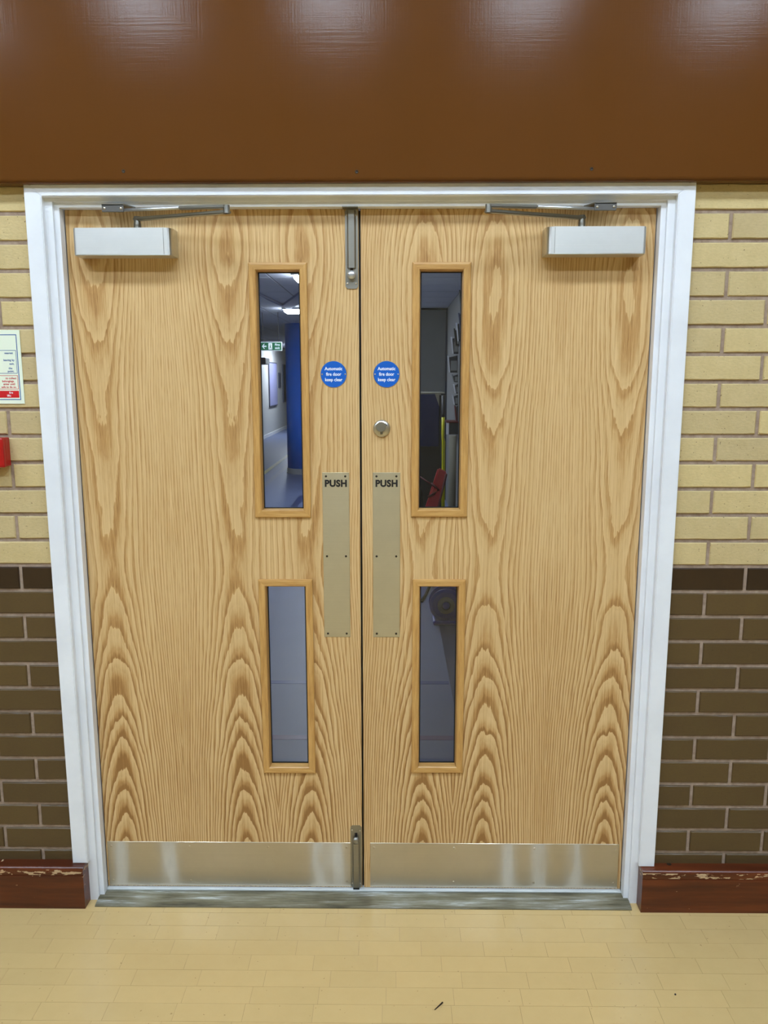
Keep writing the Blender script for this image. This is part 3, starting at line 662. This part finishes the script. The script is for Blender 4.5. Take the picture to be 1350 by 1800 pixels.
# notice boards on the white wall
M['board_lilac'] = plain('lilac_board', (150, 152, 190), .5); M['frame_grey'] = plain('board_frame_grey', (90, 94, 112), .4, .4)
def board(u0, u1, v0, v1, lab, face, nm='notice_board'):
    A = at(u0, v0, 0, -3.38); B = at(u1, v0, 0, -3.38); C = at(u0, v1, 0, -3.38); z0, z1 = C.z, A.z; y0, y1 = A.y, B.y
    S = thing(nm, lab, 'notice board', (-3.39, (y0+y1)/2, z0))
    obj('backing', bx(-3.398, -3.37, y0, y1, z0, z1, bevel=.004), M['frame_grey'], S)
    obj('face', bx(-3.371, -3.366, y0+.06, y1-.06, z0+.03, z1-.03), M[face], S)
board(472, 486, 636, 716, 'tall lilac notice board on the white corridor wall', 'board_lilac')
board(496.5, 504, 640, 708, 'dark notice board beside the blue column', 'board_dark')
board(489.5, 493, 655, 682, 'narrow dark board between the lilac board and the column', 'board_dark')
A = at(459, 630, 0, -3.3); B = at(467, 641, 0, -3.3); wb = thing('wall_box', 'small grey box high on the white corridor wall', 'box', (-3.3, (A.y+B.y)/2, B.z))
obj('case', bx(-3.399, -3.2, A.y, B.y, at(463, 641, 0, -3.3).z, at(463, 629, 0, -3.3).z, bevel=.01), M['frame_grey'], wb); obj('front', bx(-3.2, -3.19, A.y+.03, B.y-.03, at(463, 640, 0, -3.3).z, at(463, 630, 0, -3.3).z), M['corr_grey'], wb)
# clutter behind the right door
M['navy'] = plain('navy_cover', (24, 38, 84), .55, var=.15, vscale=9); M['charcoal'] = plain('charcoal_cabinet', (48, 50, 54), .5, var=.12); M['cream'] = plain('cream_card', (150, 146, 130), .7)
M['acid'] = plain('acid_yellow_pole', (196, 192, 20), .4); M['red_plastic'] = plain('red_plastic', (204, 66, 74), .35, var=.1); M['dark_red'] = plain('dark_red_card', (96, 26, 34), .5); M['paper_white'] = plain('paper_white', (214, 214, 216), .6)
M['reel_blue'] = plain('reel_blue', (12, 48, 140), .4); M['reel_grey'] = plain('reel_grey', (82, 88, 104), .5)
CY = 5.0; tl = at(700, 691, 1, CY); br = at(781, 785, 1, CY)
cab = thing('covered_cabinet', 'tall dark cabinet under a navy cover behind the right door', 'cabinet', ((tl.x+br.x)/2, CY+.2, 0))
obj('body', bx(tl.x+.01, br.x-.006, CY+.01, CY+.42, .0, tl.z-.02, bevel=.008), M['charcoal'], cab)
bm = bx(tl.x, br.x-.05, CY, CY+.30, br.z, tl.z-.008, bevel=.006); obj('cover', bm, M['navy'], cab)
obj('cover_fold', prism(bmesh.new(), [(br.x-.09, tl.z-.008), (br.x-.05, tl.z-.008), (br.x-.05, tl.z-.12)], 1, CY-.008, CY), M['cream'], cab)
obj('top_board', bx(tl.x, br.x, CY+.0, CY+.43, tl.z-.008, tl.z+.004), M['cream'], cab); obj('corner_post', bx(br.x-.035, br.x, CY-.012, CY+.04, 0, tl.z-.004, bevel=.003), M['charcoal'], cab)
a = at(779, 733, 1, 4.85); g0 = at(779, 695, 1, 4.85)
po = thing('yellow_pole', 'bright yellow pole with dark grip in the upper right glass', 'pole', (a.x, 4.85, 0))
obj('shaft', tube(bmesh.new(), [(a.x+.01, 4.85, 0), (a.x+.008, 4.85, .7), (a.x+.006, 4.85, a.z-.22), (a.x, 4.85, a.z-.18), (a.x, 4.85, a.z)], [.016, .016, .016, .013, .016], 14), M['acid'], po, True)
obj('grip', tube(bmesh.new(), [(a.x, 4.85, a.z), (a.x, 4.85, a.z+.03), (a.x, 4.85, g0.z)], [.0175, .0165, .0175], 14), M['charcoal'], po, True)
# red plastic folding board
RY = 4.2; q = [at(u, v, 1, RY) for u, v in ((770, 822), (786, 830), (771, 893), (747, 893))]
ext = lambda p, r_: p + (p-r_)*((p.z-.0)/(r_.z-p.z))
q[2] = ext(q[2], q[1]); q[3] = ext(q[3], q[0])
q[2] = Vector((q[2].x, RY, .012)); q[3] = Vector((q[3].x, RY, .0))
rb = thing('red_folding_panel', 'leaning red plastic panel with a hand hole in the upper right glass', 'panel', ((q[2].x+q[3].x)/2, RY, 0))
bm = bmesh.new(); prism(bm, [(v.x, v.z) for v in q], 1, RY-.03, RY+.03); bmesh.ops.bevel(bm, geom=list(bm.edges), offset=.012, segments=3, affect='EDGES'); obj('panel', bm, M['red_plastic'], rb)
h0, h1, h2 = at(771, 861, 1, RY-.034), at(763, 868, 1, RY-.034), at(752, 873, 1, RY-.034)
obj('handle', tube(bmesh.new(), [tuple(at(758, 850, 1, RY-.034)), tuple(at(766, 856, 1, RY-.05)), tuple(h0), tuple(h1), tuple(h2)], .010, 10), M['dark_red'], rb, True)
e0, e1 = q[1], q[2]; obj('rim', tube(bmesh.new(), [(e0.x-.008, RY-.03, e0.z-.012), (e1.x-.008, RY-.03, .014)], .009, 8), M['dark_red'], rb, True)
# black bag
p0, p1 = at(728, 843, 1, 4.3), at(747, 893, 1, 4.3); bgx = p0.x
bg = thing('black_bag', 'black bag beside the red panel behind the right door', 'bag', (bgx, 4.35, 0))
obj('bag_body', lathe(bmesh.new(), [(.10, 0), (.125, .03), (.13, .5), (.115, p0.z-.12), (.07, p0.z-.02), (.03, p0.z)], (p1.x-.13, 4.4, 0), 'z', 24), M['black'], bg, True)
obj('bag_strap', tube(bmesh.new(), [tuple(at(738, 838, 1, 4.27)), tuple(at(750, 846, 1, 4.25)), tuple(at(757, 850, 1, 4.22))], .007, 8), M['dark_red'], bg, True)
# roll of card and dark wall shelf
p0 = at(796, 765, 1, 6.0); p1 = at(790, 800, 1, 6.0)
tag(obj('card_roll', lathe(bmesh.new(), [(.035, 0), (.04, .01), (.04, p0.z-.01), (.034, p0.z), (.03, p0.z-.004)], (p0.x, 6.0, 0), 'z', 24), M['cream'], None, True), 'cream card roll standing against the wall beside the yellow pole', 'card roll')
p0 = at(784, 740, 1, 6.4); p1 = at(803, 763, 1, 6.4); sh = thing('wall_shelf', 'dark red edged wall shelf under the stacked papers', 'shelf', (.7, 6.4, p1.z))
obj('shelf_box', bx(p0.x+.03, .749, 6.35, 6.62, p1.z, p0.z-.015), M['charcoal'], sh); obj('shelf_top', bx(p0.x, .749, 6.33, 6.64, p0.z-.015, p0.z), M['dark_red'], sh); obj('end_panel', bx(p0.x, p0.x+.028, 6.34, 6.36, p1.z, p0.z-.015), M['paper_white'], sh)
# leaflet racks along the right wall
specs = [(807, 508, 545, 6.15, 'charcoal', 'dark leaflet holder, topmost on the right wall'), (806, 550, 582, 6.2, 'navy', 'navy leaflet holder below the topmost one on the right wall'),
         (802, 567, 600, 6.3, 'paper_white', 'white edged leaflet holder third from the top on the right wall'), (798, 577, 608, 6.4, 'black', 'black slanted leaflet holder on the right wall'),
         (793, 592, 622, 6.5, 'paper_white', 'white folder jutting from a black holder on the right wall'), (787, 625, 655, 6.6, 'paper_white', 'largest white folder jutting furthest from the right wall'),
         (794, 658, 672, 6.5, 'corr_grey', 'grey tray under the largest white folder'), (797, 675, 692, 6.45, 'paper_white', 'small white tray between the grey tray and the red card'),
         (795, 694, 712, 6.45, 'paper_white', 'lowest white tray on the right wall, above the red card'), (799, 713, 748, 6.4, 'dark_red', 'dark red card hanging lowest on the right wall')]
for u, v0, v1, Y, mt, lab in specs:
    A = at(u, v0, 1, Y); B = at(u, v1, 1, Y); h = A.z-B.z
    S = thing('leaflet_holder', lab, 'leaflet holder', (.72, Y, B.z), group='papers along the right corridor wall')
    TH = .07
    bm = bmesh.new(); prism(bm, [(A.x+.03, B.z), (.749, B.z), (.749, A.z), (A.x+.015, A.z-.02)], 1, Y, Y+TH); obj('tray', bm, M['charcoal'], S)
    bm = bmesh.new(); prism(bm, [(A.x+.022, B.z+.004), (A.x+.030, B.z+.002), (A.x+.012, A.z-.002), (A.x, A.z)], 1, Y-.004, Y+TH); obj('sheet', bm, M[mt], S)
    obj('front_sheet', bx(A.x+.035, .747, Y-.005, Y-.001, B.z+h*.12, A.z-h*.3), M['corr_grey'] if mt != 'dark_red' else M['dark_red'], S)
# blue reel seen in the lower right glass
p = at(784, 1064, 1, 2.80); R0 = .108; cx = p.x
re = thing('cable_reel', 'blue cable reel with grey hub in the lower right glass', 'cable reel', (cx, 2.85, 0))
cz = max(p.z, R0+.004)
for yy in (2.80, 2.90): obj('flange', lathe(bmesh.new(), [(R0, yy), (R0, yy+.014), (R0-.01, yy+.016), (.02, yy+.016)] if yy > 2.85 else [(.02, yy-.004), (.05, yy-.004), (R0-.02, yy-.004), (R0, yy+.002), (R0, yy+.012)], (cx, 0, cz), 'y', 48), M['reel_blue'], re)
obj('hub_ring', lathe(bmesh.new(), [(.058, 2.797), (.056, 2.790), (.03, 2.787), (.026, 2.794)], (cx, 0, cz), 'y', 40), M['reel_grey'], re)
obj('hub_cap', lathe(bmesh.new(), [(.024, 2.796), (.022, 2.780), (.008, 2.778)], (cx, 0, cz), 'y', 24), M['reel_blue'], re)
obj('wound_cable', lathe(bmesh.new(), [(R0-.025, 2.812), (R0-.015, 2.83), (R0-.018, 2.87), (R0-.025, 2.9)], (cx, 0, cz), 'y', 40), M['black'], re, True)
obj('stand', bx(cx-.085, cx+.085, 2.79, 2.93, 0, .03, bevel=.01), M['reel_blue'], re)
cab_pts = [at(u, v, 2, .008) for u, v in ((741, 1057), (748, 1046), (754, 1033), (760, 1022))]
tag(obj('loose_cable', tube(bmesh.new(), [(q_.x, q_.y, .008) for q_ in cab_pts], .012, 8), M['black'], None, True), 'short black cable on the corridor floor left of the reel', 'cable')
# bits of dirt on the hall floor
a, b = at(764, 1775, 2, .002), at(778, 1762, 2, .002)
tag(obj('floor_splinter', tube(bmesh.new(), [tuple(a), tuple(a.lerp(b, .6)), tuple(b)], [.0012, .0018, .0022], 6), M['dark_screw']), 'thin dark splinter lying on the buff floor blocks', 'splinter')
p = at(1187, 1748, 2, .0015)
tag(obj('floor_crumb', lathe(bmesh.new(), [(.0016, -.0015), (.0026, 0), (.0018, .0018)], tuple(p), 'z', 8), M['black']), 'small black crumb on the buff floor in front of the right skirting', 'crumb')
